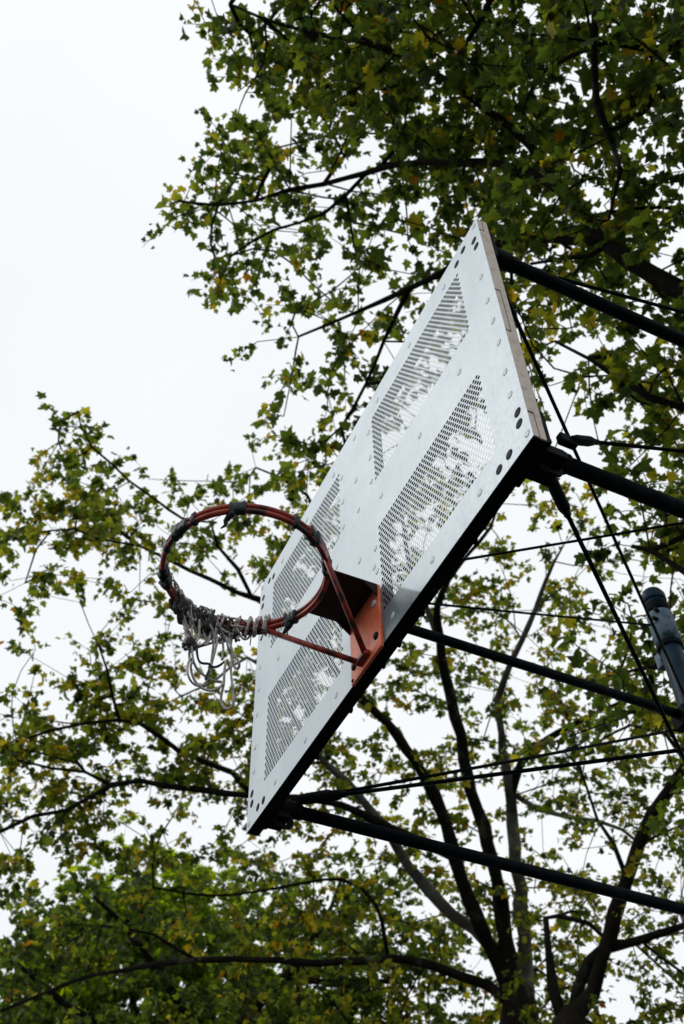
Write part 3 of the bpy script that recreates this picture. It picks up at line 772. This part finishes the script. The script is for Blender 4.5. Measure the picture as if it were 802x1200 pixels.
# columns of 40 px from x = 0; a few columns and rows beyond the frame carry the crowns on
GC = G(-3, [
 ".......689999889998888888", ".......689999888998888888", "......4689999868998888888", "......6789999748998888888", ".......899999889899888888", ".......869999999688888888", ".......768899999687667888", "......7765899999777668888", "....157776777999988777888", "....14875447678999877678886", ".....265205669899975677788", "......541266668873677888", "......2156656655355778888", ".......156555665478888888", "........44555435278888888", "........4575332..46888888", "........56753...12688888", ".........331.....1688888", "........2........2688888", ".................1577888", ".................2468888", ".................2577888", ".................3777888", ".................4777788", "................34677788", "..................4465555"])
# right-hand cells below the pole belong to the second tree
GA = G(11, [
 ".......................", ".161..................", ".57420135.............", "478664566667777332....", "7887555566667771442...", "46556555555777734543..",
 "32343111266777775224..", "..34421267777765534...", "245663265777777667....", "678776677777767665....", "888777777766775543....", "7657777556677665555...",
 "7765445335555544234...", "665444213466555.......", "53455443566765555.....", "332233455677655455....", "22221233566444455.....", "211111244564445555....",
 "111111234554555555....", "111111234566666666....", "1111112344777777......"])
GB = G(19, [
 "................2333455", "...............23555566", "................4545566", "................5666666", "...............34456666", "...............24556666",
 "...............35556666", "...............35666666", "...............45666666", "...............45556666", "...............35566666", "...............45666666", "...............56666666"])
GE = G(25, ["024543132443210", "256776568776542", "777665667888764", "865445677898753", "743444578898753", "633344578899753", "63334456789975"])
GD = G(24, ["...2..........", "..357742......", ".37898752.....", "47999998742...", "79999999864...", "99999999986...", "99999999976...", "999999999"])

treeA = [
 [(607,1175,16,15),(595,1150,16,12),(572,1105,15.8,11),(548,1050,15.5,10.5),(530,985,15.2,9.5),(507,930,15,9),(488,893,14.8,8),(455,850,14.5,7),(425,820,14.2,6),(380,770,14,5.5),(340,728,13.8,5),(303,703,13.6,4.5),(279,695,13.5,4),(247,679,13.4,3.5),(223,669,13.3,3),(195,655,13.2,2.5),(165,640,13.1,2),(116,632,13,2),(88,620,13,1.8),(60,622,12.9,1.5),(42,644,12.9,1.3),(30,683,12.8,1)],
 [(295,699,13.6,3),(279,667,13.5,3),(255,640,13.4,2.5),(247,612,13.3,2),(215,608,13.2,2),(180,584,13.1,2),(152,564,13,2),(132,544,13,1.7),(108,524,13,1.5),(95,500,12.9,1.2),(92,482,12.9,1)],
 [(380,770,14,4),(370,700,14,3.5),(380,640,14,3),(360,580,14,2.5),(330,560,14,2),(300,548,14,1.5)],
 [(604,1160,16,13),(590,1080,15.9,11),(578,1010,15.8,10),(560,950,15.7,9.5),(545,890,15.5,9),(535,840,15.4,8.5),(522,790,15.2,8),(515,752,15,7),(512,715,14.8,6),(524,680,14.6,5),(548,650,14.3,3.5),(575,618,14.1,2.5),(585,590,14,2)],
 [(515,752,15,5),(505,725,14.9,5),(480,660,14.7,4),(470,600,14.5,3),(450,560,14.4,2)],
 [(616,1170,16,13),(614,1100,15.8,10.5),(608,1040,15.6,9.5),(602,990,15.5,9),(598,940,15.4,8.5),(594,900,15.2,7),(588,860,15,6),(583,820,14.8,5.5),(592,790,14.6,5),(612,750,14.4,4.5),(627,715,14.2,4),(640,680,14,3),(650,658,13.8,2.2),(660,640,13.7,1.6)],
 [(598,935,15.4,7),(612,895,15.2,6),(640,867,15,5),(670,850,14.8,4),(700,835,14.6,3),(730,822,14.4,2)],
 [(604,932,15.4,4.5),(630,948,15.3,4),(665,957,15.2,3.5),(700,962,15.1,3),(730,972,15,2.5),(752,990,15,2)],
 [(596,1140,16,10),(580,1112,16,9),(555,1088,15.9,9),(530,1070,15.8,9),(500,1040,15.7,8.5),(478,1015,15.6,8),(455,975,15.5,7.5),(430,945,15.4,7),(405,915,15.3,6),(380,893,15.2,5),(350,850,15,4),(320,800,14.8,3),(290,770,14.7,2.5),(250,800,14.6,2)],
 [(532,1005,15.3,6),(500,987,15,6.5),(460,972,14.8,6),(430,957,14.7,6),(400,942,14.6,5.5),(345,936,14.5,5.5),(290,932,14.4,5),(240,926,14.3,5),(200,922,14.2,4.5),(165,915,14.1,4),(130,920,14,4),(100,937,13.9,3.2),(75,950,13.8,3),(40,956,13.7,2.5),(0,975,13.6,2.5),(-45,1000,13.5,2)],
 [(292,928,14.4,3.5),(272,905,14.4,4),(240,893,14.3,4),(210,880,14.2,4),(190,865,14.1,3.5),(165,848,14,3.5),(140,843,13.9,2.8),(100,848,13.8,2.5),(60,856,13.7,2),(20,870,13.6,1.6)],
 [(140,843,13.9,2.5),(132,815,13.9,2.2),(126,785,13.9,1.8),(115,755,13.9,1.3)],
 [(130,920,14,2.5),(100,905,14,2.2),(60,900,13.9,2),(20,890,13.9,1.5)],
 [(600,1180,16,9),(588,1165,16,8),(570,1155,16,8),(540,1143,15.8,7),(500,1130,15.6,6.5),(455,1122,15.4,6),(400,1128,15.2,5.2),(350,1127,15,4.8),(300,1125,14.8,4.5),(230,1125,14.6,4.2),(190,1130,14.4,4),(140,1138,14.2,3.2),(100,1145,14,2.8),(50,1165,13.8,2.3),(0,1185,13.7,2)],
 [(230,1125,14.6,2.5),(205,1110,14.5,2.5),(180,1095,14.4,2),(120,1085,14.3,1.5)],
 [(455,1122,15.4,3),(440,1060,15.3,3),(400,1030,15.2,2.5),(330,1040,15.1,2),(250,1050,15,1.8),(180,1040,15,1.5)],
]
treeB = [
 [(668,1215,13.5,20),(674,1192,13.5,14),(693,1163,13.4,11.5),(706,1120,13.3,10.5),(721,1070,13.2,10),(735,1030,13.1,9.5),(748,990,13,9),(762,955,12.9,8.5),(785,925,12.8,8),(805,893,12.7,7),(835,850,12.6,6),(860,800,12.5,4)],
 [(713,1112,13.3,6),(750,1101,13.2,5.5),(802,1085,13,5),(850,1070,12.8,4)],
 [(664,1205,13.6,9),(650,1160,13.7,7),(643,1115,13.8,5.5),(640,1076,13.9,4.5),(655,1073,14,3.5),(690,1082,14,3),(712,1102,14,2)],
 [(672,1200,13.5,9),(676,1160,13.5,8),(688,1128,13.4,7.5),(704,1112,13.3,6)],
 [(735,1030,13.1,4),(720,990,13.2,3),(700,960,13.3,2.5),(680,900,13.4,2),(660,880,13.4,1.5)],
 [(805,893,12.7,4),(780,860,12.8,3),(740,850,12.9,2.5),(700,870,13,2)],
]
CT = (1090, 700, 7.9)
treeC = [
 [(*CT,40),(960,500,7.6,26),(860,395,7.5,18),(802,342,7.8,14.5),(765,322,8,12.5),(735,303,8.1,12),(705,283,8.3,10.5),(685,255,8.4,8),(660,225,8.6,7),(620,200,8.9,6),(575,190,9.2,5.5),(520,190,9.6,5),(470,193,10,4.5),(430,203,10.3,4),(380,215,10.6,3.5),(340,222,10.8,3),(300,235,11,2.5),(250,240,11.2,2),(210,236,11.3,1.5)],
 [(960,500,7.6,18),(900,200,7.6,14),(820,-60,7.8,10),(740,-70,8,8),(700,-20,8,6.5),(696,50,8,5.5),(697,100,8,5),(700,125,8,5),(715,160,8,4.2),(728,200,8,4),(721,228,8,2.8),(713,258,8,2)],
 [(900,200,7.6,8),(850,110,7.8,6),(802,90,8,5),(770,103,8,5),(755,130,8,4),(725,150,8,3.2),(708,152,8,2.5)],
 [(900,200,7.6,8),(840,70,8.1,5.5),(760,57,8.2,4.5),(710,50,8.2,3.5),(670,65,8.3,3),(640,82,8.4,2.5),(620,110,8.5,1.8),(612,135,8.5,1.5)],
 [(705,283,8.3,7),(650,280,8.8,6),(600,283,9,5),(560,292,9.2,5),(520,318,9.5,4.5),(480,338,9.8,4.5),(450,352,10,3.8),(420,365,10.2,3),(390,378,10.4,2.5),(350,395,10.6,1.6)],
 [(660,225,8.6,6),(620,170,9,6),(560,120,9.2,5),(500,80,9.5,4.5),(430,50,9.8,4),(370,40,10,3),(310,22,10.3,2.2),(270,5,10.5,1.5)],
 [(480,338,9.8,4),(450,400,10,3),(430,450,10.2,2.5),(400,500,10.3,2)],
 [(430,203,10.3,3),(380,250,10.6,2.5),(320,270,10.8,2),(270,300,11,1.5)],
 [(960,500,7.6,12),(870,505,8,8),(802,478,8,6),(760,465,8,5),(720,440,8.2,4),(690,420,8.4,3),(650,400,8.6,2.2)],
 [(*CT,20),(920,700,7.8,10),(830,690,7.8,6),(790,662,7.9,5),(762,645,8,4),(740,640,8,3)],
 [(920,700,7.8,7),(860,800,7.9,5),(802,785,8,4),(760,782,8,3),(725,790,8,2)],
 [(708,290,8.3,4),(690,300,8.4,3.5),(660,303,8.5,3),(622,309,8.6,2.5)],
 [(820,-60,7.8,7),(700,-90,8.6,6),(600,-40,9,5),(560,30,9.2,4),(540,60,9.2,2.5)],
]
pA = at(610, 1215, 16.0); r0 = 21*16/FPX
tree('tall plane tree behind the lower board whose trunk divides into several steep limbs', treeA,
     [(pA[0]+.5, pA[1]-.3, 0, r0*1.6), (pA[0]+.3, pA[1]-.15, pA[2]*.5, r0*1.25), (*pA, r0*1.1), (*at(609, 1172, 16), r0*.8), (*at(606, 1140, 16), r0*.5)],
     GA, leaf=.100, per=14, clump=3.2, behind=True, thin=.74, cover_scale=1.08, tintmu=.53, dsig=.8, dshift=.9, nsc=1.1, pale=(4, 5, 7, 8), twigr=.0045)
pB = at(664, 1235, 13.5); r0 = 24*13.5/FPX
tree('curved plane tree at the lower right edge, beside the forked tall trunk', treeB,
     [(pB[0]-.3, pB[1]+.2, 0, r0*1.5), (pB[0]-.1, pB[1], pB[2]*.5, r0*1.15), (*pB, r0), (*at(668, 1205, 13.5), r0*.8), (*at(674, 1180, 13.5), r0*.45)],
     GB, leaf=.084, per=14, thin=.76, tintmu=.52, nsc=1.4, dsig=.8, dshift=.8, twigr=.0045)
pC = at(*CT)
tree('near plane tree overhanging the top of the board, its thick limb entering from the right', treeC,
     [(pC[0]+.6, pC[1]+.5, 0, .40), (pC[0]+.4, pC[1]+.3, pC[2]*.6, .30), (*pC, .26)],
     GC, leaf=.090, per=14, tintmu=.34, dsig=.75, dshift=.8, twigr=.0052, nsc=1.8, cover_scale=.98, big=.03)
for u, v, d in ((354, 74, 9.6), (470, 36, 9.2), (612, 150, 8.4)):       # hanging seed balls
    c_ = at(u, v, d); tr_ = [o for o in COL.objects if o.type == 'EMPTY' and o.name.startswith('plane_tree')][-1]
    q = MB(); q.dome(c_ - [0, 0, .0], (0, 0, 1), .016, .016, 10, 3); q.dome(c_, (0, 0, -1), .016, .016, 10, 3); sb = q.build('seed_ball', M['twig'], tr_)
    q = MB(); q.tube([c_ + [0, 0, .014], c_ + [.01, 0, .07], c_ + [.0, .01, .14]], .0018, 4); q.build('stalk', M['twig'], sb)
pE = at(230, 1330, 21)
tree('dark bushy tree filling the bottom left behind the low horizontal limb', [[(*q, d, r) for q, d, r in (((230,1330),21,14),((240,1240),21,10),((200,1160),20.6,6),((150,1090),20.3,4),((110,1050),20,2))],
      [(240,1240,21,8),(330,1150,20.6,6),(380,1080,20.3,4),(400,1030,20,2)], [(240,1240,21,7),(100,1190,20.8,5),(20,1130,20.5,3)], [(330,1150,20.6,5),(480,1150,20.6,3)]],
     [(pE[0], pE[1], 0, .35), (*(pE*[1,1,.5]), .3), (*pE, .24)], GE, leaf=.14, per=16, n_single=0, tintmu=.2, dsig=.9, name='bushy_tree', sprig=.10, clump=1.0, fmax=.99, cover_scale=1.0)
pD = at(170, 1340, 27)
tree('fresh green tree farthest back at the bottom left', [[(*q, d, r) for q, d, r in (((170,1340),27,10),((165,1230),27,7),((150,1130),26.6,4),((150,1050),26.3,2))],
      [(165,1230,27,6),(260,1140,26.6,4),(280,1080,26.3,2)], [(165,1230,27,5),(60,1150,26.6,3)]],
     [(pD[0], pD[1], 0, .35), (*(pD*[1,1,.5]), .3), (*pD, .22)], GD, leaf=.15, per=16, n_single=0, mat='leafgreen', tintmu=.36, tintsd=.14, dsig=1.0, name='leafy_tree', clump=.5, fmax=.997, cover_scale=1.2)
print('vertices', sum(len(o.data.vertices) for o in scene.objects if o.type == 'MESH'))
